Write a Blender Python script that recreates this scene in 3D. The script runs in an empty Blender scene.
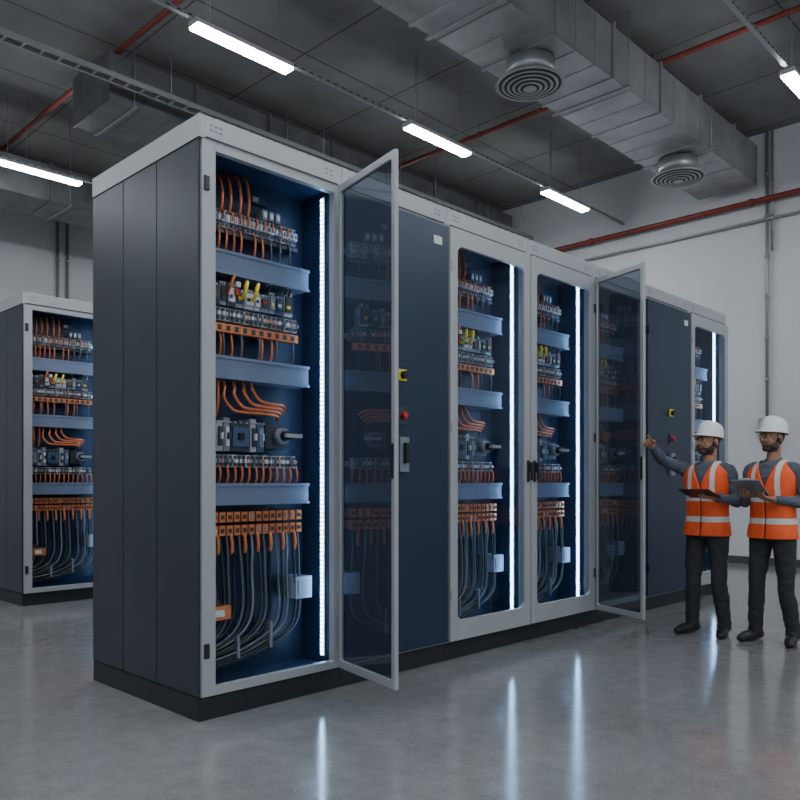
import bpy, math, random
from mathutils import Vector, Matrix, noise

# ------------------------------------------------------------------ materials
MATS = {}
def _base(name):
    m = bpy.data.materials.new(name); m.use_nodes = True
    MATS[name] = m
    return m, m.node_tree.nodes, m.node_tree.links
def pmat(name, col, rough=0.5, metal=0.0, var=0.0, vscale=6.0, bump=0.0, bscale=60.0, emis=None, es=0.0, coat=0.0):
    m, n, l = _base(name)
    b = n['Principled BSDF']
    b.inputs['Base Color'].default_value = (*col, 1)
    b.inputs['Roughness'].default_value = rough
    b.inputs['Metallic'].default_value = metal
    if coat: b.inputs['Coat Weight'].default_value = coat
    if emis:
        b.inputs['Emission Color'].default_value = (*emis, 1)
        b.inputs['Emission Strength'].default_value = es
    tc = n.new('ShaderNodeTexCoord')
    if var:
        nz = n.new('ShaderNodeTexNoise'); nz.inputs['Scale'].default_value = vscale; nz.inputs['Detail'].default_value = 6
        l.new(tc.outputs['Object'], nz.inputs['Vector'])
        r = n.new('ShaderNodeValToRGB')
        r.color_ramp.elements[0].position = .3; r.color_ramp.elements[1].position = .7
        r.color_ramp.elements[0].color = (*[c*(1-var) for c in col], 1)
        r.color_ramp.elements[1].color = (*[min(1, c*(1+var)) for c in col], 1)
        l.new(nz.outputs['Fac'], r.inputs['Fac']); l.new(r.outputs['Color'], b.inputs['Base Color'])
    if bump:
        nb = n.new('ShaderNodeTexNoise'); nb.inputs['Scale'].default_value = bscale; nb.inputs['Detail'].default_value = 4
        l.new(tc.outputs['Object'], nb.inputs['Vector'])
        bp = n.new('ShaderNodeBump'); bp.inputs['Strength'].default_value = bump; bp.inputs['Distance'].default_value = .01
        l.new(nb.outputs['Fac'], bp.inputs['Height']); l.new(bp.outputs['Normal'], b.inputs['Normal'])
    return m

pmat('frame_grey', (.37,.385,.40), .45, .1, .04, 3)
pmat('side_slate', (.033,.040,.054), .38, .25, .10, 2)
pmat('door_blue', (.017,.034,.064), .33, .25, .08, 2)
pmat('plinth_dark', (.016,.019,.025), .5, .1, .1, 4)
pmat('interior_navy', (.018,.042,.10), .42, .2, .08, 3)
pmat('panel_navy', (.011,.027,.066), .42, .2, .08, 3)
pmat('duct_blue', (.16,.205,.30), .4, .15, .05, 5)
pmat('groove', (.01,.011,.014), .7)
pmat('term_grey', (.36,.39,.43), .45, 0, .1, 40)
pmat('term_white', (.62,.65,.68), .45)
pmat('device_dark', (.035,.04,.05), .4)
pmat('device_blue', (.05,.09,.17), .4)
pmat('device_grey', (.20,.23,.28), .4, .1)
pmat('steel', (.5,.52,.55), .3, .9)
pmat('busbar_orange', (.74,.25,.10), .33, .55, .15, 30)
pmat('wire_orange', (.64,.17,.06), .33, .25, .1, 20)
pmat('wire_grey', (.085,.10,.125), .32, .1)
pmat('cable_light', (.20,.23,.27), .35, .1)
pmat('wire_black', (.012,.014,.018), .30)
pmat('yellow', (.85,.62,.03), .4)
pmat('red', (.5,.02,.015), .4)
pmat('box_white', (.32,.42,.58), .35, .1)
pmat('black_plastic', (.012,.012,.014), .35)
pmat('led', (1,1,1), .5, emis=(.40,.66,1.0), es=24)
pmat('lamp', (1,1,1), .5, emis=(.91,.96,1.0), es=95)
pmat('lamp_housing', (.5,.51,.52), .5, .3)
pmat('galvanised', (.35,.36,.37), .40, .65, .18, 2.5, .12, 8)
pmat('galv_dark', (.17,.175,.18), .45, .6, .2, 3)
pmat('pipe_red', (.22,.035,.024), .45, .1, .15, 6)
pmat('conduit', (.30,.31,.32), .4, .5)
pmat('wall_paint', (.55,.56,.58), .85, 0, .04, .6, .1, 30)
pmat('baseboard', (.05,.052,.056), .5, 0, .1)
pmat('hivis', (.95,.11,.02), .7, 0, .08, 14, .2, 40)
pmat('shirt', (.085,.105,.14), .85, 0, .15, 20, .3, 120)
pmat('trousers', (.022,.025,.032), .85, 0, .15, 20, .3, 120)
pmat('shoe', (.012,.011,.011), .45, 0, .1)
pmat('skin_a', (.40,.20,.125), .5, 0, .06, 30)
pmat('skin_b', (.33,.165,.10), .5, 0, .06, 30)
pmat('hair', (.014,.010,.009), .6, 0, .3, 80)
pmat('beard', (.060,.036,.026), .75, 0, .4, 120)
pmat('lip', (.25,.10,.075), .5)
pmat('eye_white', (.7,.68,.65), .3)
pmat('helmet', (.80,.81,.82), .28, 0, .02, 4, coat=.3)
pmat('screen_dark', (.01,.012,.016), .12)
pmat('paper', (.45,.47,.50), .6, 0, .05, 20)

def vest_tape():
    m=MATS['hivis']; n=m.node_tree.nodes; l=m.node_tree.links; b=n['Principled BSDF']
    tc=n.new('ShaderNodeTexCoord'); sp=n.new('ShaderNodeSeparateXYZ'); l.new(tc.outputs['Object'],sp.inputs[0])
    def mt(op,a,bb):
        k=n.new('ShaderNodeMath'); k.operation=op
        for i,v in enumerate((a,bb)):
            if v is None: continue
            if isinstance(v,(int,float)): k.inputs[i].default_value=v
            else: l.new(v,k.inputs[i])
        return k.outputs[0]
    def band(s,lo,hi): return mt('MULTIPLY',mt('GREATER_THAN',s,lo),mt('LESS_THAN',s,hi))
    X=mt('ABSOLUTE',sp.outputs[0],None); Z=sp.outputs[2]
    t=mt('MAXIMUM',band(Z,.985,1.032),band(Z,1.165,1.212))
    t=mt('MAXIMUM',t,mt('MULTIPLY',band(X,.080,.118),mt('GREATER_THAN',Z,1.21)))
    old=b.inputs['Base Color'].links[0].from_socket
    mx=n.new('ShaderNodeMixRGB'); l.new(t,mx.inputs[0]); l.new(old,mx.inputs[1]); mx.inputs[2].default_value=(.60,.62,.60,1)
    l.new(mx.outputs[0],b.inputs['Base Color'])
    rr=n.new('ShaderNodeMapRange'); rr.inputs['To Min'].default_value=.7; rr.inputs['To Max'].default_value=.35; l.new(t,rr.inputs['Value']); l.new(rr.outputs[0],b.inputs['Roughness'])
vest_tape()

def glassmat(name, tint, base, gain, power, haze=0, hcol=(.1,.12,.15)):
    m, n, l = _base(name)
    n.remove(n['Principled BSDF'])
    out = n['Material Output']
    t = n.new('ShaderNodeBsdfTransparent'); t.inputs[0].default_value = (*tint, 1)
    g = n.new('ShaderNodeBsdfGlossy'); g.inputs['Color'].default_value = (.92,.95,1,1); g.inputs['Roughness'].default_value = .02
    df = n.new('ShaderNodeBsdfDiffuse'); df.inputs[0].default_value = (*hcol,1)
    mh = n.new('ShaderNodeMixShader'); mh.inputs[0].default_value = haze
    l.new(t.outputs[0], mh.inputs[1]); l.new(df.outputs[0], mh.inputs[2])
    lw = n.new('ShaderNodeLayerWeight'); lw.inputs['Blend'].default_value = .5
    p = n.new('ShaderNodeMath'); p.operation = 'POWER'; p.inputs[1].default_value = power
    mu = n.new('ShaderNodeMath'); mu.operation = 'MULTIPLY_ADD'; mu.inputs[1].default_value = gain; mu.inputs[2].default_value = base
    mx = n.new('ShaderNodeMixShader')
    l.new(lw.outputs['Facing'], p.inputs[0]); l.new(p.outputs[0], mu.inputs[0]); l.new(mu.outputs[0], mx.inputs[0])
    l.new(mh.outputs[0], mx.inputs[1]); l.new(g.outputs[0], mx.inputs[2]); l.new(mx.outputs[0], out.inputs[0])
glassmat('glass_tinted', (.32,.38,.46), .07, .35, 3, .38, (.07,.085,.11))
glassmat('glass_clear', (.78,.84,.90), .03, .3, 4)

def floor_mat():
    m, n, l = _base('polished_concrete')
    b = n['Principled BSDF']; tc = n.new('ShaderNodeTexCoord')
    a = n.new('ShaderNodeTexNoise'); a.inputs['Scale'].default_value = .7; a.inputs['Detail'].default_value = 5; a.inputs['Roughness'].default_value = .5
    f = n.new('ShaderNodeTexNoise'); f.inputs['Scale'].default_value = 9; f.inputs['Detail'].default_value = 6; f.inputs['Roughness'].default_value = .6
    c = n.new('ShaderNodeTexNoise'); c.inputs['Scale'].default_value = 70; c.inputs['Detail'].default_value = 3
    for q in (a,f,c): l.new(tc.outputs['Object'], q.inputs['Vector'])
    r = n.new('ShaderNodeValToRGB'); r.color_ramp.elements[0].position = .25; r.color_ramp.elements[1].position = .75
    r.color_ramp.elements[0].color = (.175,.178,.182,1); r.color_ramp.elements[1].color = (.24,.243,.247,1)
    l.new(a.outputs['Fac'], r.inputs['Fac'])
    m1 = n.new('ShaderNodeMixRGB'); m1.blend_type = 'OVERLAY'; m1.inputs[0].default_value = .28
    l.new(r.outputs['Color'], m1.inputs[1]); l.new(f.outputs['Fac'], m1.inputs[2])
    mx = n.new('ShaderNodeMixRGB'); mx.blend_type = 'OVERLAY'; mx.inputs[0].default_value = .35
    l.new(m1.outputs[0], mx.inputs[1]); l.new(c.outputs['Fac'], mx.inputs[2]); l.new(mx.outputs[0], b.inputs['Base Color'])
    rr = n.new('ShaderNodeMapRange'); rr.inputs['To Min'].default_value = .09; rr.inputs['To Max'].default_value = .17
    l.new(f.outputs['Fac'], rr.inputs['Value']); l.new(rr.outputs[0], b.inputs['Roughness'])
    b.inputs['IOR'].default_value = 1.6
    bp = n.new('ShaderNodeBump'); bp.inputs['Strength'].default_value = .03; bp.inputs['Distance'].default_value = .01
    l.new(c.outputs['Fac'], bp.inputs['Height']); l.new(bp.outputs[0], b.inputs['Normal'])
floor_mat()
def ceil_mat():
    m, n, l = _base('ceiling_panels')
    b = n['Principled BSDF']; tc = n.new('ShaderNodeTexCoord')
    br = n.new('ShaderNodeTexBrick'); br.offset = 0; br.inputs['Scale'].default_value = 1
    br.inputs['Brick Width'].default_value = 1.6; br.inputs['Row Height'].default_value = 1.6; br.inputs['Mortar Size'].default_value = .012
    br.inputs['Color1'].default_value = (.175,.175,.172,1); br.inputs['Color2'].default_value = (.195,.195,.19,1); br.inputs['Mortar'].default_value = (.06,.06,.06,1)
    l.new(tc.outputs['Object'], br.inputs['Vector'])
    a = n.new('ShaderNodeTexNoise'); a.inputs['Scale'].default_value = 1.5; a.inputs['Detail'].default_value = 8
    l.new(tc.outputs['Object'], a.inputs['Vector'])
    mx = n.new('ShaderNodeMixRGB'); mx.blend_type = 'OVERLAY'; mx.inputs[0].default_value = .4
    l.new(br.outputs['Color'], mx.inputs[1]); l.new(a.outputs['Fac'], mx.inputs[2]); l.new(mx.outputs[0], b.inputs['Base Color'])
    b.inputs['Roughness'].default_value = .9
ceil_mat()

# ------------------------------------------------------------------ mesh builder
def catmull(P, k):
    out = []
    n = len(P)
    for i in range(n-1):
        p0 = P[max(i-1,0)]; p1 = P[i]; p2 = P[i+1]; p3 = P[min(i+2,n-1)]
        for j in range(k):
            t = j/k; t2=t*t; t3=t2*t
            out.append(tuple(.5*((2*b)+(-a+c)*t+(2*a-5*b+4*c-d)*t2+(-a+3*b-3*c+d)*t3) for a,b,c,d in zip(p0,p1,p2,p3)))
    out.append(tuple(P[-1]))
    return out

class MB:
    def __init__(s): s.v=[]; s.f=[]; s.m=[]; s.s=[]
    def add(s, vs, fs, mat, smooth=False):
        o=len(s.v); s.v += [tuple(v) for v in vs]
        for f in fs: s.f.append(tuple(i+o for i in f)); s.m.append(mat); s.s.append(smooth)
    def box(s, x0,y0,z0,x1,y1,z1, mat, M=None):
        vs=[(x,y,z) for x in (x0,x1) for y in (y0,y1) for z in (z0,z1)]
        if M: vs=[M@Vector(v) for v in vs]
        s.add(vs, [(0,1,3,2),(4,6,7,5),(0,4,5,1),(2,3,7,6),(0,2,6,4),(1,5,7,3)], mat)
    def tube(s, pts, rad, mat, seg=8, k=0, smooth=True):
        if not isinstance(rad,(list,tuple)): rad=[rad]*len(pts)
        P=[(*p,r) for p,r in zip(pts,rad)]
        if k: P=catmull(P,k)
        V=[Vector(p[:3]) for p in P]; Rr=[p[3] for p in P]
        n=len(V); nrm=None; vs=[]
        for i in range(n):
            t=(V[min(i+1,n-1)]-V[max(i-1,0)]).normalized()
            if nrm is None:
                a=Vector((0,0,1)) if abs(t.z)<.9 else Vector((1,0,0))
                nrm=a.cross(t).normalized()
            else:
                nrm=(nrm-t*nrm.dot(t)).normalized()
            b=t.cross(nrm)
            for j in range(seg):
                a=2*math.pi*j/seg
                vs.append(V[i]+(nrm*math.cos(a)+b*math.sin(a))*Rr[i])
        fs=[]
        for i in range(n-1):
            for j in range(seg):
                fs.append((i*seg+j, i*seg+(j+1)%seg, (i+1)*seg+(j+1)%seg, (i+1)*seg+j))
        s.add(vs,fs,mat,smooth)
        o=len(s.v)-len(vs)
        s.f.append(tuple(o+j for j in reversed(range(seg)))); s.m.append(mat); s.s.append(False)
        s.f.append(tuple(o+(n-1)*seg+j for j in range(seg))); s.m.append(mat); s.s.append(False)
    def cyl(s,p0,p1,r,mat,seg=20,r1=None): s.tube([p0,p1],[r,r if r1 is None else r1],mat,seg)
    def ell(s,c,r,mat,seg=20,rings=12,M=None):
        vs=[];fs=[]
        for i in range(1,rings):
            th=math.pi*i/rings
            for j in range(seg):
                a=2*math.pi*j/seg
                vs.append((r[0]*math.sin(th)*math.cos(a), r[1]*math.sin(th)*math.sin(a), r[2]*math.cos(th)))
        top=len(vs); vs.append((0,0,r[2])); bot=len(vs); vs.append((0,0,-r[2]))
        for i in range(rings-2):
            for j in range(seg):
                fs.append((i*seg+j,(i+1)*seg+j,(i+1)*seg+(j+1)%seg,i*seg+(j+1)%seg))
        for j in range(seg):
            fs.append((top,j,(j+1)%seg)); fs.append((bot,(rings-2)*seg+(j+1)%seg,(rings-2)*seg+j))
        if M: vs=[M@Vector(v) for v in vs]
        vs=[(v[0]+c[0],v[1]+c[1],v[2]+c[2]) for v in vs]
        s.add(vs,fs,mat,True)
    def loft(s, rings, mat, seg=40, k=0, cap=True):
        if k: rings=catmull(rings,k)
        vs=[];fs=[]
        for (cx,cy,cz,rx,ry) in rings:
            for j in range(seg):
                a=2*math.pi*j/seg; ca=math.cos(a); sa=math.sin(a); e=.85
                vs.append((cx+rx*math.copysign(abs(ca)**e,ca), cy+ry*math.copysign(abs(sa)**e,sa), cz))
        n=len(rings)
        for i in range(n-1):
            for j in range(seg):
                fs.append((i*seg+j,i*seg+(j+1)%seg,(i+1)*seg+(j+1)%seg,(i+1)*seg+j))
        if cap:
            fs.append(tuple(reversed(range(seg)))); fs.append(tuple((n-1)*seg+j for j in range(seg)))
        s.add(vs,fs,mat,True)
    def frame(s, w, h, bx, bt, bb, rad, y0, y1, mat, z0=0, x0=0):
        K=6; inner=[]; outer=[]
        L=x0+bx; Rr=x0+w-bx; B=z0+bb; T=z0+h-bt
        for (cx,cz,a0,ox,oz) in ((Rr-rad,T-rad,0,x0+w,z0+h),(L+rad,T-rad,90,x0,z0+h),(L+rad,B+rad,180,x0,z0),(Rr-rad,B+rad,270,x0+w,z0)):
            for i in range(K+1):
                a=math.radians(a0+90*i/K)
                inner.append((cx+rad*math.cos(a), cz+rad*math.sin(a))); outer.append((ox,oz))
        n=len(inner); vs=[]
        for (ix,iz),(ox,oz) in zip(inner,outer):
            vs += [(ix,y0,iz),(ix,y1,iz),(ox,y0,oz),(ox,y1,oz)]
        fs=[]
        for i in range(n):
            j=(i+1)%n; a=4*i; b=4*j
            if outer[i]!=outer[j]:
                fs += [(a,a+2,b+2,b),(a+1,b+1,b+3,a+3),(a+2,a+3,b+3,b+2)]
            else:
                fs += [(a,a+2,b),(a+1,b+1,a+3)]
            fs.append((a,b,b+1,a+1))
        s.add(vs,fs,mat)
        return inner
    def mesh(s,name):
        me=bpy.data.meshes.new(name); me.from_pydata(s.v,[],s.f)
        names=[]
        for m in s.m:
            if m not in names: names.append(m)
        for m in names: me.materials.append(MATS[m])
        idx={m:i for i,m in enumerate(names)}
        me.polygons.foreach_set('material_index',[idx[m] for m in s.m])
        me.polygons.foreach_set('use_smooth',s.s)
        me.update(); return me
    def obj(s,name,parent=None,loc=(0,0,0),rot=(0,0,0),bevel=0):
        return mkobj(name,s.mesh(name),parent,loc,rot,bevel)
def mkobj(name,me,parent=None,loc=(0,0,0),rot=(0,0,0),bevel=0):
    o=bpy.data.objects.new(name,me); bpy.context.scene.collection.objects.link(o)
    o.location=loc; o.rotation_euler=rot
    if parent: o.parent=parent
    if bevel:
        b=o.modifiers.new('bevel','BEVEL'); b.width=bevel; b.segments=2; b.limit_method='ANGLE'; b.angle_limit=math.radians(50)
    return o
def empty(name,loc=(0,0,0),rot=(0,0,0)):
    return mkobj(name,None,None,loc,rot)
def bake_remesh(o, voxel, smooth_it=4, fac=.5):
    r=o.modifiers.new('r','REMESH'); r.mode='VOXEL'; r.voxel_size=voxel; r.use_smooth_shade=True
    if smooth_it:
        sm=o.modifiers.new('s','SMOOTH'); sm.iterations=smooth_it; sm.factor=fac
    dg=bpy.context.evaluated_depsgraph_get(); dg.update()
    me=bpy.data.meshes.new_from_object(o.evaluated_get(dg))
    o.modifiers.clear(); o.data=me
    return me
def assign(me, fn, names):
    me.materials.clear()
    for n in names: me.materials.append(MATS[n])
    for p in me.polygons:
        p.material_index=fn(p.center,p.normal); p.use_smooth=True

# ------------------------------------------------------------------ room
XE=13.0; YN=16.36; ZC=6.93; XW=-7.0; YS=-7.0
mb=MB(); mb.box(XW,YS,-.2,XE+.2,YN+.2,0,'polished_concrete'); mb.obj('floor')
mb=MB(); mb.box(XW,YS,ZC,XE+.2,YN+.2,ZC+.2,'ceiling_panels'); mb.obj('ceiling')
mb=MB(); mb.box(XE,YS,0,XE+.2,YN+.2,ZC,'wall_paint'); mb.obj('wall_east')
mb=MB(); mb.box(XW,YN,0,XE,YN+.2,ZC,'wall_paint'); mb.obj('wall_north')
mb=MB(); mb.box(XE-.025,YS,0,XE,YN,.12,'baseboard'); mb.obj('baseboard_east')
mb=MB(); mb.box(XW,YN-.025,0,XE-.03,YN,.12,'baseboard'); mb.obj('baseboard_north')

# ------------------------------------------------------------------ cabinets
W=1.035; D=1.34; H=3.364; CAP=3.235
def equipment_mesh():
    mb=MB(); R=random.Random(11)
    YP=.33
    mb.box(.02,YP,.14,W-.02,YP+.015,3.23,'panel_navy')
    for z0,z1 in ((2.565,2.70),(1.945,2.075),(1.195,1.32)):
        mb.box(.06,.17,z0,.90,YP,z1,'duct_blue'); mb.box(.055,.162,z1-.016,.905,.172,z1+.003,'duct_blue'); mb.box(.055,.162,z0-.003,.905,.172,z0+.012,'duct_blue')
    def terms(z0,z1,x0,x1,p,y0=.215):
        n=int((x1-x0)/p); zm=(z0+z1)/2
        mb.box(x0-.02,YP-.04,zm-.018,x1+.03,YP,zm+.018,'steel')
        for i in range(n):
            x=x0+i*p; c=R.choice(['term_grey','term_grey','term_white','device_grey','device_grey'])
            mb.box(x,y0+.02,z0,x+p*.86,YP-.01,z1,c)
            mb.box(x,y0,z0+.03,x+p*.86,y0+.02,z1-.03,c)
            mb.box(x+p*.2,y0+.012,z1-.024,x+p*.66,y0+.021,z1-.006,'device_dark')
            mb.box(x+p*.2,y0+.012,z0+.006,x+p*.66,y0+.021,z0+.024,'device_dark')
            mb.box(x+p*.25,y0-.003,zm-.012,x+p*.6,y0,zm+.012,R.choice(['term_white','device_dark','busbar_orange']))
    def wires(z0,z1,x0,x1,p,mat='wire_orange',r=.0065,y=.235,j=.006,prob=.85):
        x=x0
        while x<x1:
            if R.random()<prob:
                d=R.uniform(-j,j)
                mb.tube([(x,y,z0),(x+d*.3,y-.012,z0+(z1-z0)*.3),(x+d,y-.008,z0+(z1-z0)*.7),(x+d,y+.02,z1)],r,mat,6,3)
            x+=p
    terms(2.86,2.965,.10,.86,.030)
    mb.box(.10,.235,2.825,.86,YP,2.85,'device_dark')
    wires(2.86,2.69,.11,.62,.052,r=.0075); wires(2.86,2.69,.64,.86,.075,'wire_grey',.007)
    wires(2.96,2.885,.11,.86,.06,'wire_orange',.006,.222)
    for i,x in enumerate((.16,.22,.28,.34,.41,.47)):
        t=3.13+.012*i
        mb.tube([(x,.235,2.95),(x,.215,3.0),(x+.004,.22,3.08),(x+.004,.25,t),(x+.004,.32,t+.04)],.009,'wire_orange',8,4)
    for x in (.60,.65,.70):
        mb.box(x,.25,2.985,x+.035,YP,3.045,'device_grey'); mb.box(x+.006,.245,3.0,x+.028,.25,3.03,'term_white')
    mb.box(.54,YP-.03,3.09,.66,YP,3.14,'device_dark'); mb.box(.56,YP-.032,3.10,.60,YP-.03,3.13,'term_grey')
    x=.09
    for i in range(12):
        w=R.choice([.05,.062,.07]); c=R.choice(['device_grey','term_grey','device_dark','device_blue','device_grey'])
        if x+w>.87: break
        hz=R.uniform(2.49,2.545)
        mb.box(x,.20,2.385,x+w-.006,YP,hz,c); mb.box(x+.006,.185,2.41,x+w-.012,.20,hz-.03,R.choice(['device_dark','term_white','device_grey','device_dark']))
        mb.box(x+.01,.18,2.43,x+w*.5,.186,2.45,R.choice(['red','yellow','box_white','device_dark','device_dark']))
        for q in (0.25,.6): mb.cyl((x+w*q,.198,hz-.012),(x+w*q,.19,hz-.012),.006,'steel',8)
        x+=w
    for x in (.40,.48):
        mb.tube([(x,.19,2.44),(x-.01,.14,2.46),(x-.006,.13,2.50),(x+.015,.15,2.535),(x+.028,.2,2.51)],.011,'yellow',8,4)
    for x in (.30,):
        mb.tube([(x,.19,2.45),(x-.01,.14,2.49),(x+.005,.13,2.54),(x+.025,.16,2.56),(x+.035,.2,2.53)],.009,'wire_orange',8,4)
    for x in (.56,.72):
        mb.tube([(x,.19,2.52),(x,.15,2.545),(x+.03,.16,2.55),(x+.045,.2,2.52)],.008,'wire_black',8,4)
    mb.box(.345,.165,2.45,.367,.2,2.49,'red'); mb.box(.345,.16,2.50,.375,.2,2.53,'term_white')
    terms(2.295,2.375,.10,.86,.034,.20)
    mb.box(.10,.20,2.225,.84,.25,2.275,'busbar_orange'); 
    for i in range(12): mb.box(.12+i*.06,.195,2.235,.145+i*.06,.201,2.265,'device_dark')
    wires(2.225,2.06,.12,.84,.075,'wire_orange',.008,.225)
    wires(2.225,2.06,.15,.85,.13,'wire_grey',.007,.21)
    for i,x in enumerate((.30,.37,.44,.50)):
        e=.62+.02*i; z=1.755+.022*i
        mb.tube([(x,.25,1.96),(x,.22,1.90),(x-.01,.21,z+.08),(x+.03,.20,z+.02),(x+.09,.20,z),(e+.05,.22,z-.004),(e+.10,.27,z-.03)],.010,'wire_orange',8,5)
    wires(1.96,1.72,.14,.28,.06,'wire_orange',.010,.24,prob=1)
    x=.10
    for i,w in enumerate((.13,.05,.05,.14,.05,.06)):
        c=('device_blue','term_grey','device_grey','device_dark','term_grey','device_blue')[i]
        mb.box(x,.20,1.515,x+w-.008,YP,1.715-.02*(i%2),c)
        mb.box(x+.01,.185,1.545,x+w-.018,.20,1.66,('device_grey','device_dark','term_white','device_blue','device_dark','device_grey')[i])
        mb.box(x+w*.3,.165,1.585,x+w*.55,.186,1.625,('black_plastic','term_white','device_dark','black_plastic','term_white','box_white')[i])
        for q in (.2,.5,.8): mb.cyl((x+w*q,.20,1.69),(x+w*q,.193,1.69),.007,'steel',8)
        x+=w
    mb.box(.60,.22,1.54,.76,YP,1.69,'device_dark')
    mb.cyl((.70,.22,1.62),(.70,.16,1.62),.050,'device_grey',24); mb.cyl((.70,.16,1.62),(.70,.10,1.62),.034,'black_plastic',20,.028)
    mb.box(.67,.09,1.608,.79,.12,1.632,'term_grey')
    terms(1.42,1.495,.10,.84,.032,.20)
    wires(1.43,1.31,.11,.84,.052,'wire_orange',.0075,.225)
    for z0,z1 in ((1.09,1.15),(1.01,1.07)):
        mb.box(.08,.235,z0+.012,.87,YP,z1-.012,'busbar_orange')
        x=.09
        while x<.83:
            mb.box(x,.19,z0,x+.040,YP,z1,'busbar_orange'); mb.box(x+.010,.183,z0+.018,x+.030,.19,z1-.018,R.choice(['device_dark','steel','device_dark'])); x+=.052
    n=17
    for i in range(n):
        d=i/(n-1); x=.13+.71*d; c=['wire_grey','wire_black','cable_light','wire_black','wire_grey','wire_black'][i%6]
        zt=.62-.10*d; ze=.40-.17*d; y=.19+.012*(i%3)
        xr=.04+(x-.04)*.62
        mb.tube([(x,.215,1.02),(x,.20,.92),(x+.006,y,.78),(x+.012,y,zt),(x-.02-.03*d,y,zt-.13),(xr,y,ze+.035+.02*d),(.04+(x-.04)*.28,y,ze+.008),(.04,.22,ze)],.0085,c,7,5)
    for i in range(8):
        x=.14+i*.095
        mb.tube([(x,.2,1.02),(x+.003,.19,.95),(x+.003,.2,.90)],.011,'wire_orange',7,3)
    mb.box(.36,.175,.27,.38,YP,.40,'device_grey'); mb.box(.60,.175,.30,.62,YP,.46,'device_grey')
    mb.box(.80,.17,.58,.93,YP,.72,'box_white'); mb.box(.82,.165,.60,.91,.171,.70,'box_white')
    mb.box(.16,.15,.52,.30,YP,.60,'busbar_orange'); mb.box(.18,.142,.54,.25,.15,.58,'term_white'); mb.box(.16,.17,.60,.23,YP,.64,'device_dark')
    return mb.mesh('equipment')
EQ=equipment_mesh()

def led_mesh():
    mb=MB(); x=W-.062
    mb.box(x-.006,.090,.20,x,.132,3.18,'term_white')
    z=.21
    while z<3.17:
        mb.box(x-.012,.100,z,x-.006,.121,z+.016,'led'); z+=.028
    return mb.mesh('led')
LED=led_mesh()

def carcass(first=False,last=False):
    mb=MB(); g=.0015; lp=.100 if first else .06
    mb.box(g,.02,0,W-g,D,.125,'plinth_dark')
    mb.box(g,.012,.125,W-g,D,.135,'groove')
    mb.box(g,-.004,CAP,W-g,D,H,'frame_grey')
    mb.box(g+.03,-.007,CAP+.004,W-g-.03,-.003,CAP+.012,'groove')
    for i in range(2):
        for k in range(3): mb.box(.06+.03*k,-.006,CAP+.05+.028*i,.08+.03*k,-.003,CAP+.062+.028*i,'device_grey')
        for k in range(2): mb.box(W-.14+.04*k,-.006,CAP+.05+.028*i,W-.115+.04*k,-.003,CAP+.060+.028*i,'device_grey')
    mb.box(g+(.012 if first else 0),0,.135,lp,.05,CAP,'frame_grey'); mb.box(W-.06,0,.135,W-g,.05,CAP,'frame_grey')
    mb.box(lp,0,.135,W-.06,.04,.185,'frame_grey'); mb.box(lp,0,CAP-.05,W-.06,.04,CAP,'frame_grey')
    mb.box(g+.006,.05,.135,.03,D-.02,CAP,'side_slate'); mb.box(W-.03,.05,.135,W-g,D-.02,CAP,'side_slate')
    mb.box(lp-.03,.05,.135,lp,.33,CAP,'interior_navy'); mb.box(W-.06,.05,.135,W-.03,.33,CAP,'interior_navy')
    mb.box(.03,.04,.135,W-.03,.33,.15,'interior_navy'); mb.box(.03,.04,CAP-.02,W-.03,.33,CAP-.01,'interior_navy')
    mb.box(g,D-.02,.135,W-g,D,CAP,'side_slate')
    if first:
        ys=[.012,.475,.90,D]
        for a,b in zip(ys[:-1],ys[1:]): mb.box(-.004,a+.004,.14,g+.006,b-.004,CAP-.004,'side_slate')
        mb.box(-.006,-.004,CAP,g,D,H,'frame_grey'); mb.box(-.008,.0,CAP-.003,-.001,D,CAP+.003,'groove')
        for z in (.35,2.95): mb.box(.025,-.012,z,.055,0,z+.08,'black_plastic')
    if last:
        mb.box(W-g,.0,.135,W+.012,D,CAP,'side_slate')
    return mb
def pane(mb,x0,x1,y,z0,z1,mat): mb.add([(x0,y,z0),(x1,y,z0),(x1,y,z1),(x0,y,z1)],[(0,1,2,3)],mat)
def handle(mb,x,y,z):
    mb.box(x-.014,y-.012,z-.09,x+.014,y,z+.09,'black_plastic'); mb.box(x-.011,y-.035,z-.01,x+.011,y-.012,z+.07,'black_plastic')
    mb.box(x-.011,y-.045,z-.075,x+.011,y-.03,z+.075,'black_plastic')
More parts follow.
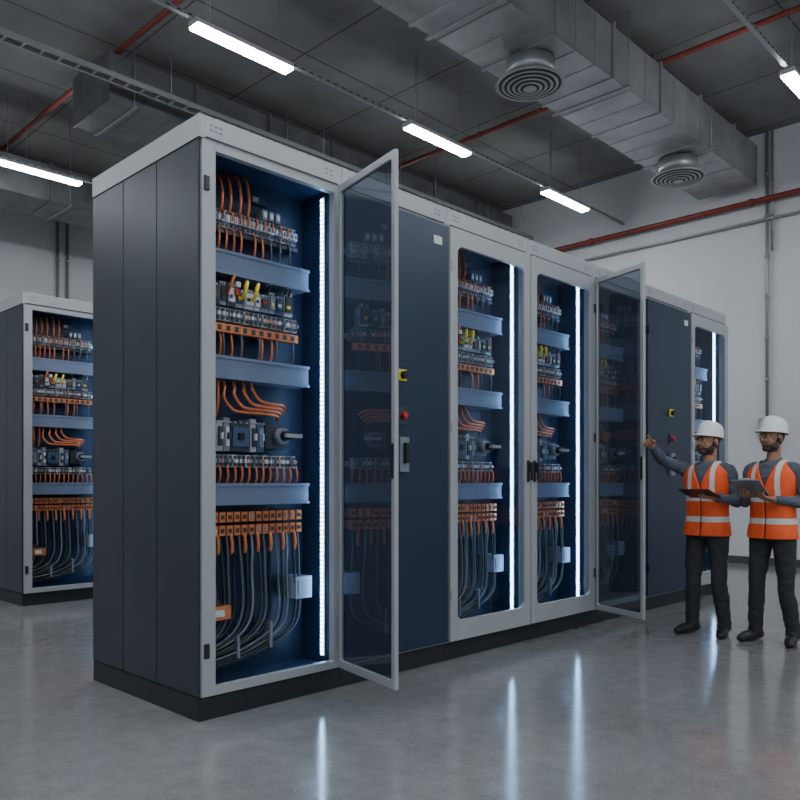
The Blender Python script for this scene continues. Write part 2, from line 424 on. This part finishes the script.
def cabinet(x,y,kind,first=False,last=False,hs=1,led=True,ctl=.53):
    e=empty('electrical_cabinet',(x,y,0))
    carcass(first,last).obj('carcass',e,bevel=.003)
    if kind!='solid':
        mkobj('equipment',EQ,e)
        if led: mkobj('led_strip',LED,e)
    if kind=='glass':
        mb=MB(); mb.frame(W-.012,CAP-.155,.085,.13,.15,.06,-.035,-.004,'frame_grey',.145,.006)
        hx=W-.045 if hs>0 else .045
        handle(mb,hx,-.035,1.42)
        for z in (.45,1.7,2.9):
            hh=.01 if hs>0 else W-.03; mb.box(hh,-.045,z,hh+.02,-.03,z+.08,'black_plastic' if hs<0 else 'frame_grey')
        mb.obj('door_leaf',e,bevel=.003)
        g=MB(); pane(g,.088,W-.088,-.02,.30,CAP-.145,'glass_clear'); g.obj('door_glass',e)
    if kind=='solid':
        mb=MB(); mb.box(.012,-.03,.15,W-.012,-.004,CAP-.02,'door_blue'); 
        mb.obj('door_leaf',e,bevel=.006)
        m2=MB()
        cx=ctl
        m2.box(cx-.04,-.042,2.03,cx+.04,-.03,2.11,'yellow'); m2.cyl((cx,-.042,2.07),(cx,-.075,2.07),.027,'black_plastic')
        m2.box(cx-.04,-.040,1.73,cx+.04,-.03,1.85,'device_dark'); m2.cyl((cx,-.040,1.79),(cx,-.075,1.79),.022,'red')
        m2.box(cx-.045,-.06,1.40,cx+.045,-.03,1.64,'device_grey'); m2.box(cx-.015,-.09,1.46,cx+.015,-.06,1.60,'black_plastic')
        m2.box(.86,-.034,3.06,.95,-.03,3.12,'term_white')
        m2.obj('door_controls',e,bevel=.003)
        m3=MB(); 
        for z in (.4,2.85): m3.box(.0,-.045,z,.022,-.0,z+.09,'black_plastic')
        m3.obj('hinges',e)
    return e
def open_door(e, hx, dx, dy):
    L=math.hypot(dx,dy); ang=math.atan2(dy,dx)
    mb=MB(); h=CAP-.155
    mb.frame(L,h,.035,.045,.05,.02,-.014,.014,'frame_grey',.145,0)
    mb.box(L-.03,-.022,1.35,L-.008,.022,1.55,'black_plastic')
    mb.cyl((-.004,0,.3),(-.004,0,.4),.014,'steel'); mb.cyl((-.004,0,2.9),(-.004,0,3.0),.014,'steel')
    mb.obj('open_door_leaf',e,(hx,-.02,0),(0,0,ang),bevel=.003)
    g=MB(); pane(g,.034,L-.034,0,.19,h+.145-.044,'glass_tinted'); g.obj('open_door_glass',e,(hx,-.02,0),(0,0,ang))

X0=2.296; Y0=3.787
c1=cabinet(X0,Y0,'open',first=True); open_door(c1,W-.035,-.145,-.66)
cabinet(X0+W,Y0,'solid')
cabinet(X0+2*W,Y0,'glass',hs=1)
cabinet(X0+3*W,Y0,'glass',hs=-1)
c4=cabinet(X0+4*W,Y0,'open',led=False); open_door(c4,.03,-.205,-.59)
cabinet(X0+5*W,Y0,'solid')
cabinet(X0+6*W,Y0,'glass',last=True)
cabinet(3.12,8.68,'open',first=True)
cabinet(3.12+W,8.68,'glass',last=True)

# ------------------------------------------------------------------ ceiling services
ZH=ZC-.001
def air_duct(x0,x1,y0,y1,z0,z1,mat='galvanised'):
    mb=MB(); mb.box(x0,y0,z0,x1,y1,z1,mat)
    x=x0+.0
    while x<x1+.01:
        mb.box(x-.02,y0-.03,z0-.014,x+.02,y1+.03,z1+.03,mat); 
        xm=x+.6
        if xm<x1:
            for q in (-.2,.2): mb.box(xm+q-.006,y0-.006,z0-.006,xm+q+.006,y1+.006,z1+.006,mat)
        x+=1.2
    x=x0+.3
    while x<x1:
        for yy in (y0-.04,y1+.04): mb.cyl((x,yy,z0-.01),(x,yy,ZH),.008,'conduit',6)
        mb.box(x-.02,y0-.07,z0-.014,x+.02,y1+.07,z0+.01,'conduit'); x+=2.4
    return mb.obj('air_duct')
air_duct(1.0,12.75,4.56,5.50,6.03,6.65)
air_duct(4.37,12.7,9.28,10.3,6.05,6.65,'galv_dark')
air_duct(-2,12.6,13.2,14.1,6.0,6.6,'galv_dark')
def diffuser(x,y,zt):
    mb=MB()
    mb.cyl((x,y,zt),(x,y,zt-.19),.27,'galvanised',40)
    mb.tube([(x,y,zt-.17),(x,y,zt-.23),(x,y,zt-.255)],[.29,.36,.385],'galvanised',48)
    for i,r in enumerate((.345,.285,.225,.165,.105)):
        z=zt-.256-.010*i
        mb.tube([(x,y,z-.001),(x,y,z-.006)],[r,r-.008],'groove',48)
        mb.tube([(x,y,z-.006),(x,y,z-.010)],[r-.028,r-.034],'galvanised',48)
    mb.obj('air_diffuser')
diffuser(7.22,5.03,6.015); diffuser(10.95,5.03,6.015)
def fixture(x,y,z=5.9,L=1.2):
    e=empty('linear_ceiling_light',(x,y,z))
    mb=MB(); mb.box(0,-.075,.03,L,.075,.075,'lamp_housing'); mb.box(-.01,-.08,.02,0,.08,.08,'lamp_housing'); mb.box(L,-.08,.02,L+.01,.08,.08,'lamp_housing')
    for q in (.15,L-.15): mb.cyl((q,0,.075),(q,0,ZH-z),.005,'conduit',6)
    mb.obj('housing',e)
    g=MB(); g.box(0,-.07,0,L,.07,.03,'lamp'); g.obj('diffuser',e)
for x in (-2.1,1.02,4.14,7.25,10.38): fixture(x,6.95)
for x in (-3.1,0,3.1,9.30): fixture(x,3.0)
for x in (-2.2,.9,3.92,7.1,10.2): fixture(x,11.9)
for x in (-3.1,0,3.1,6.2,9.3): fixture(x,-1.0)  # unseen lamp row, added off-camera for extra light
for x in (-3.1,0,3.1,6.2,9.3): fixture(x,-5.0)  # another added row out of view, also lighting the room
for i,y in enumerate((6.95,3.0,11.9,-1.0)):
    mb=MB(); mb.box(-6,y-.025,5.98,12.9,y+.025,6.02,'conduit')
    x=-5.9
    while x<12.8: mb.box(x,y-.028,5.992,x+.05,y+.028,6.006,'groove'); x+=.12
    x=-5
    while x<12.9: mb.cyl((x,y,6.02),(x,y,ZH),.005,'conduit',6); x+=3.11
    mb.obj('lighting_rail')
mb=MB(); 
for yy in (8.85,9.0): mb.box(-3,yy-.008,6.12,12.8,yy+.008,6.18,'conduit')
x=-3
while x<12.8: mb.box(x,8.85,6.125,x+.03,9.0,6.14,'conduit'); x+=.2
x=-2.5
while x<12.8: mb.cyl((x,8.92,6.13),(x,8.92,ZH),.006,'conduit',6); x+=2.5
mb.obj('cable_tray')
def pipe(name,p0,p1,r,mat,axis,hang=None):
    mb=MB(); mb.cyl(p0,p1,r,mat,14)
    n=7
    for i in range(1,n):
        q=[a+(b-a)*i/n for a,b in zip(p0,p1)]
        d=[.03 if k==axis else 0 for k in range(3)]
        mb.cyl([a-b for a,b in zip(q,d)],[a+b for a,b in zip(q,d)],r*1.35,mat,14)
        if hang: mb.cyl(q,(q[0],q[1],ZH),.006,'conduit',6)
    mb.obj(name)
pipe('sprinkler_pipe',(4.5,-4,6.72),(4.5,16.3,6.72),.035,'pipe_red',1,True)
pipe('sprinkler_pipe',(9.55,-4,6.75),(9.55,16.3,6.75),.035,'pipe_red',1,True)
pipe('sprinkler_pipe',(12.88,-4,5.82),(12.88,16.3,5.82),.045,'pipe_red',1)
pipe('wall_conduit',(12.95,-4,5.52),(12.95,16.3,5.52),.022,'conduit',1)
pipe('wall_conduit',(12.95,4.48,2.3),(12.95,4.48,6.9),.025,'conduit',2)
pipe('wall_conduit',(12.95,4.40,5.0),(12.95,4.40,6.9),.018,'conduit',2)
mb=MB(); mb.box(12.88,4.36,2.05,12.998,4.60,2.35,'conduit'); mb.obj('junction_box',bevel=.008)
pipe('wall_conduit',(-5,16.31,4.75),(12.9,16.31,4.75),.03,'conduit',0)
pipe('wall_conduit',(6.55,16.31,.2),(6.55,16.31,6.9),.03,'conduit',2)
pipe('wall_conduit',(6.75,16.31,.2),(6.75,16.31,6.9),.03,'conduit',2)

# ------------------------------------------------------------------ people
CAMROT=math.radians(-45.65)
def hand(name,parent,wrist,d,n,thumb_side,skin,curl=.6,point=False):
    wrist=Vector(wrist); d=Vector(d).normalized(); n=Vector(n); n=(n-d*n.dot(d)).normalized(); s=Vector(thumb_side); s=(s-d*s.dot(d)-n*s.dot(n)).normalized()
    mb=MB()
    mb.tube([wrist-d*.05,wrist,wrist+d*.02],[.027,.026,.027],skin,12)
    for o in (-.026,-.009,.009,.026):
        mb.tube([wrist+s*o*.5,wrist+d*.045+s*o,wrist+d*.092+s*o*1.1],[.017,.0165,.0125],skin,10)
    lens=(.066,.080,.084,.074)
    for i,(o,L) in enumerate(zip((-.0315,-.011,.011,.0315),lens)):
        c=curl*(1.0-.1*i)
        if point and i==3: c=.05
        if point and i<3: c=max(curl,1.1)
        p=wrist+d*.088+s*o; pts=[p-d*.012]; a=c*.45; 
        pts.append(p)
        for fr,k in ((.42,1.0),(.33,1.0),(.25,.7)):
            dirv=d*math.cos(a)+n*math.sin(a)+s*o*1.0
            p=p+dirv.normalized()*L*fr; pts.append(p); a+=c*k
        mb.tube(pts,[.0095,.0095,.009,.0083,.007],skin,8,2)
        mb.ell(pts[-1],(.0072,)*3,skin,8,6)
    b=wrist+d*.022+s*.028
    tp=[b-s*.012,b+s*.012+d*.018+n*.008,b+s*.024+d*.045+n*.02,b+s*.020+d*.068+n*.034]
    mb.tube(tp,[.015,.0135,.011,.009],skin,8,2); mb.ell(tp[-1],(.009,)*3,skin,8,6)
    o=mb.obj(name,parent); bake_remesh(o,.0042,2,.4); assign(o.data,lambda c,nn:0,[skin]); return o

def worker(name,cx,cd,phi,skin,P,seed):
    wx=.699*cx+.715*cd; wy=-.715*cx+.699*cd
    e=empty(name,(wx,wy,0),(0,0,CAMROT+math.radians(phi)))
    mb=MB(); hipz=.93
    mb.loft([(0,.0,.84,.13,.10),(0,.0,.90,.163,.120),(0,0,.97,.158,.114),(0,0,1.06,.145,.102),(0,-.002,1.18,.152,.108),(0,-.004,1.30,.170,.118),(0,0,1.38,.176,.115),(0,.006,1.44,.150,.098),(0,.012,1.482,.10,.08),(0,.016,1.505,.062,.060),(0,.018,1.512,.05,.05)],'shirt',40,3)
    for sd in (0,1):
        a=P['arms'][sd]; sh,el,wr=[Vector(v) for v in a]
        mid1=sh.lerp(el,.4); mid2=el.lerp(wr,.35)
        mb.ell(sh,(.064,.062,.062),'shirt',20,12)
        inner=Vector((sh.x*.55,.005,sh.z-.0))
        mb.tube([inner,sh,mid1,el,mid2,wr],[.07,.063,.057,.047,.046,.034],'shirt',18,4)
        mb.ell(el,(.047,.047,.047),'shirt',16,10)
        ud=(wr-el).normalized(); mb.tube([wr-ud*.05,wr+ud*.004],[.037,.037],'shirt',16)
        hp,kn,an=[Vector(v) for v in P['legs'][sd]]
        mb.tube([hp+Vector((0,0,.05)),hp,hp.lerp(kn,.35),kn+Vector((0,0,.03)),kn-Vector((0,0,.06)),kn.lerp(an,.45),an+Vector((0,0,.02)),an+Vector((0,.0,-.045))],[.093,.096,.087,.068,.064,.066,.056,.062],'trousers',22,4)
        mb.ell(hp+Vector((0,.04,.0)),(.085,.085,.09),'trousers',18,10)
    o=mb.obj('clothed_body',e); bake_remesh(o,.0105,4,.5)
    for v in o.data.vertices:
        c=v.co; nv=noise.noise(Vector((c.x*9+seed,c.y*9,c.z*14)))*.006+noise.noise(Vector((c.x*22,c.y*22+seed,c.z*32)))*.006
        v.co=c+v.normal*nv
    def fn(c,nn):
        return 1 if (c.z<.985 and math.hypot(c.x,c.y)<.235) else 0
    assign(o.data,fn,['shirt','trousers'])
    C=MB(); sg=40; vs=[];fs=[]
    prof=[(.094,.082,1.478),(.080,.072,1.508),(.068,.066,1.532),(.064,.062,1.540),(.072,.070,1.528),(.088,.084,1.498)]
    for (rx,ry,z) in prof:
        for j in range(sg+1):
            a=math.radians(-90+16)+math.radians(360-32)*j/sg
            fy=(1-math.sin(a))*.5
            vs.append((rx*math.cos(a),.014+ry*math.sin(a),z-.022*fy))
    for i in range(len(prof)-1):
        for j in range(sg): fs.append((i*(sg+1)+j,i*(sg+1)+j+1,(i+1)*(sg+1)+j+1,(i+1)*(sg+1)+j))
    C.add(vs,fs,'shirt',True); C.obj('collar',e)
    V=MB(); seg=96
    rings=catmull([(0,-.0,.865,.192,.148),(0,-.0,.93,.188,.144),(0,0,1.04,.172,.130),(0,-.003,1.17,.174,.132),(0,-.005,1.30,.190,.142),(0,-.002,1.385,.196,.138),(0,.004,1.44,.176,.120),(0,.010,1.480,.132,.100),(0,.012,1.508,.098,.086)],6)
    vs=[];fs=[];ms=[]
    for (x,y,z,rx,ry) in rings:
        gap=.004+max(0,z-1.30)*.40
        dl=math.asin(min(.9,(gap/rx)**(1/.85)))
        for j in range(seg+1):
            a=-math.pi/2+dl+(2*math.pi-2*dl)*j/seg; ca=math.cos(a); sa=math.sin(a)
            px=x+rx*math.copysign(abs(ca)**.85,ca); py=y+ry*math.copysign(abs(sa)**.85,sa)
            k=1+.035*noise.noise(Vector((px*11+seed*3,py*11,z*9)))+.022*noise.noise(Vector((px*25,py*25+seed,z*25)))
            vs.append((px*k,py*k,z))
    for i in range(len(rings)-1):
        for j in range(seg): fs.append((i*(seg+1)+j,i*(seg+1)+j+1,(i+1)*(seg+1)+j+1,(i+1)*(seg+1)+j))
    V.add(vs,fs,'hivis',True)
    vo=V.obj('hi_vis_vest',e); so=vo.modifiers.new('sol','SOLIDIFY'); so.thickness=.005; so.offset=1
    hd=P['head']; ho=MB()
    ho.ell((0,.012,.022),(.076,.098,.100),skin,28,18)
    ho.ell((0,-.022,-.035),(.060,.070,.082),skin,24,16)
    ho.ell((0,-.058,-.096),(.034,.030,.026),skin,18,12)
    ho.tube([(0,-.090,.022),(0,-.102,-.004),(0,-.112,-.026),(0,-.098,-.036)],[.008,.0105,.0145,.010],skin,12,3)
    for sx in (-1,1):
        ho.ell((sx*.012,-.098,-.030),(.009,.010,.008),skin,10,8)
        ho.ell((sx*.028,-.082,.028),(.024,.014,.009),skin,14,8)
        ho.ell((sx*.036,-.062,-.030),(.022,.022,.026),skin,14,8)
        ho.ell((sx*.052,-.005,-.070),(.014,.045,.028),skin,14,8)
        ho.ell((sx*.078,.016,-.008),(.009,.020,.031),skin,14,10)
    ho.ell((0,-.091,-.055),(.024,.009,.0055),skin,14,8); ho.ell((0,-.089,-.067),(.021,.009,.006),skin,14,8)
    ho.tube([(0,.022,-.05),(0,.024,-.12),(0,.024,-.21)],[.054,.053,.060],skin,20,3)
    hobj=ho.obj('head',e,hd['loc'],(math.radians(hd['pitch']),0,math.radians(hd['yaw'])))
    bake_remesh(hobj,.0038,2,.45)
    def hf(c,nn):
        ax=abs(c.x)
        if ax<.022 and c.y<-.08 and -.073<c.z<-.050: return 2
        if c.y<.010 and -.125<c.z<-.046+(.0 if c.y<-.03 else (c.y+.03)*1.2):
            if c.y<-.045 and ax>.030 and c.z>-.064: return 0
            return 3
        if ax>.074 and -.01<c.y<.045 and -.045<c.z<.03: return 0
        if -.012<c.y<.022 and -.046<c.z<.06 and ax>.055: return 1
        if c.y>.018 and c.z>-.062: return 1
        return 0
    assign(hobj.data,hf,[skin,'hair','lip','beard'])
    fe=MB()
    for sx in (-1,1):
        fe.ell((sx*.030,-.0765,.006),(.0135,.011,.0085),'eye_white',14,10)
        fe.ell((sx*.030,-.0860,.006),(.0060,.0032,.0065),'hair',10,8)
        fe.tube([(sx*.012,-.096,.026),(sx*.028,-.0965,.032),(sx*.047,-.083,.027)],[.003,.0045,.002],'hair',8,3)
        fe.tube([(sx*.017,-.0865,.010),(sx*.030,-.0885,.015),(sx*.043,-.080,.010)],[.002,.0025,.002],skin,6,3)
    fe.obj('facial_features',hobj)
    he=MB()
    prof=[(1.06,.0,-.004),(1.04,.0,.004),(1.0,.0,.012),(.99,0,.04),(.94,0,.075),(.83,0,.105),(.62,0,.127),(.35,0,.139),(.12,0,.143)]
    seg=40; vs=[];fs=[]
    for (k,_,z) in prof:
        for j in range(seg):
            a=2*math.pi*j/seg; x=.100*k*math.cos(a); y=.124*k*math.sin(a)
            if z<.01 and math.sin(a)<0: y-= .042*(-math.sin(a))**1.5; 
            ridge=.006 if (abs(x)<.022 and z>.05) else 0
            vs.append((x,y,z*.95+ridge-(.010 if (z<.01 and math.sin(a)<0) else 0)*(-math.sin(a))))
    for i in range(len(prof)-1):
        for j in range(seg): fs.append((i*seg+j,i*seg+(j+1)%seg,(i+1)*seg+(j+1)%seg,(i+1)*seg+j))
    fs.append(tuple((len(prof)-1)*seg+j for j in range(seg)))
    he.add(vs,fs,'helmet',True)
    h=he.obj('hard_hat',hobj,(0,.008,.040),(math.radians(-5),0,0)); so=h.modifiers.new('sol','SOLIDIFY'); so.thickness=.004; so.offset=-1
    for sd in (0,1):
        an=Vector(P['legs'][sd][2]); yaw=P['toe'][sd]
        M=Matrix.Translation((an.x,an.y,0))@Matrix.Rotation(math.radians(yaw),4,'Z')
        s=MB()
        s.tube([M@Vector((0,.055,.045)),M@Vector((0,.02,.05)),M@Vector((0,-.06,.045)),M@Vector((0,-.13,.038)),M@Vector((0,-.195,.032))],[.036,.046,.046,.048,.034],'shoe',18,4)
        s.ell(M@Vector((0,.06,.045)),(.038,.034,.042),'shoe'); s.ell(M@Vector((0,-.195,.032)),(.038,.04,.03),'shoe')
        s.tube([M@Vector((0,.018,.04)),M@Vector((0,.012,.10)),M@Vector((0,.01,.14))],[.05,.048,.05],'shoe',18,3)
        o=s.obj('shoe_'+('right','left')[sd],e); bake_remesh(o,.007,3,.5)
        for v in o.data.vertices:
            if v.co.z<.004: v.co.z=0
        assign(o.data,lambda c,n:0,['shoe'])
    return e

Rr=(-.180,.01,1.430); Ll=(.180,.01,1.425)
A=dict(arms=[[Rr,(-.285,-.25,1.52),(-.27,-.49,1.635)],[Ll,(.245,.055,1.165),(.155,-.185,1.20)]],
       legs=[[(-.09,0,.90),(-.110,-.03,.50),(-.135,0,.10)],[(.09,0,.90),(.110,-.02,.50),(.135,.03,.10)]],
       toe=[-12,14],head=dict(loc=(.012,.000,1.685),yaw=-26,pitch=-4))
ea=worker('construction_worker',2.695,6.82,-45,'skin_a',A,1.3)
d=(Vector(A['arms'][0][2])-Vector(A['arms'][0][1]))
hand('hand_right',ea,Vector(A['arms'][0][2])+d.normalized()*.015,d,(.5,.1,-1),(.9,-.1,.5),'skin_a',.55,point=True)
hand('hand_left',ea,Vector(A['arms'][1][2])+Vector((-.004,-.012,.0)),(-.50,-.85,.02),(-.1,.0,1),(-1,.3,0),'skin_a',.75)
M=Matrix.Translation((.065,-.30,1.232))@Matrix.Rotation(math.radians(-8),4,'Z')@Matrix.Rotation(math.radians(-20),4,'X')
mb=MB(); mb.box(-.14,-.10,-.005,.14,.10,.005,'black_plastic',M); mb.box(-.13,-.09,.005,.13,.09,.006,'screen_dark',M)
mb.obj('tablet',ea,bevel=.002)

B=dict(arms=[[Rr,(-.235,.0,1.165),(-.120,-.225,1.215)],[Ll,(.255,.06,1.16),(.100,-.17,1.185)]],
       legs=[[(-.09,0,.90),(-.115,-.03,.50),(-.145,.0,.10)],[(.09,0,.90),(.115,-.01,.50),(.145,.04,.10)]],
       toe=[-8,16],head=dict(loc=(0,-.010,1.70),yaw=-22,pitch=-2))
eb=worker('construction_worker',3.10,6.47,-50,'skin_b',B,4.1)
hand('hand_right',eb,(-.115,-.235,1.217),(.35,-.85,.12),(.2,.0,1),(1,.3,0),'skin_b',.75)
hand('hand_left',eb,(.090,-.185,1.187),(-.45,-.80,.18),(-.1,.0,1),(-1,.3,0),'skin_b',.75)
M=Matrix.Translation((-.03,-.32,1.275))@Matrix.Rotation(math.radians(5),4,'Z')@Matrix.Rotation(math.radians(-28),4,'X')
mb=MB(); mb.box(-.110,-.15,-.004,.110,.15,.004,'device_grey',M); mb.box(-.10,-.14,.004,.10,.125,.006,'paper',M); mb.box(-.04,-.155,.004,.04,-.125,.016,'steel',M)
mb.obj('clipboard',eb,bevel=.002)

# ------------------------------------------------------------------ world + camera
w=bpy.data.worlds.new('world'); bpy.context.scene.world=w; w.use_nodes=True
w.node_tree.nodes['Background'].inputs[0].default_value=(.80,.88,1,1); w.node_tree.nodes['Background'].inputs[1].default_value=.55
cam=bpy.data.cameras.new('camera'); cam.lens=35.0; cam.sensor_width=36; cam.shift_y=.1025; cam.clip_end=200
co=bpy.data.objects.new('camera',cam); bpy.context.scene.collection.objects.link(co)
co.location=(0,0,1.33); co.rotation_euler=(math.radians(90),0,CAMROT)
bpy.context.scene.camera=co
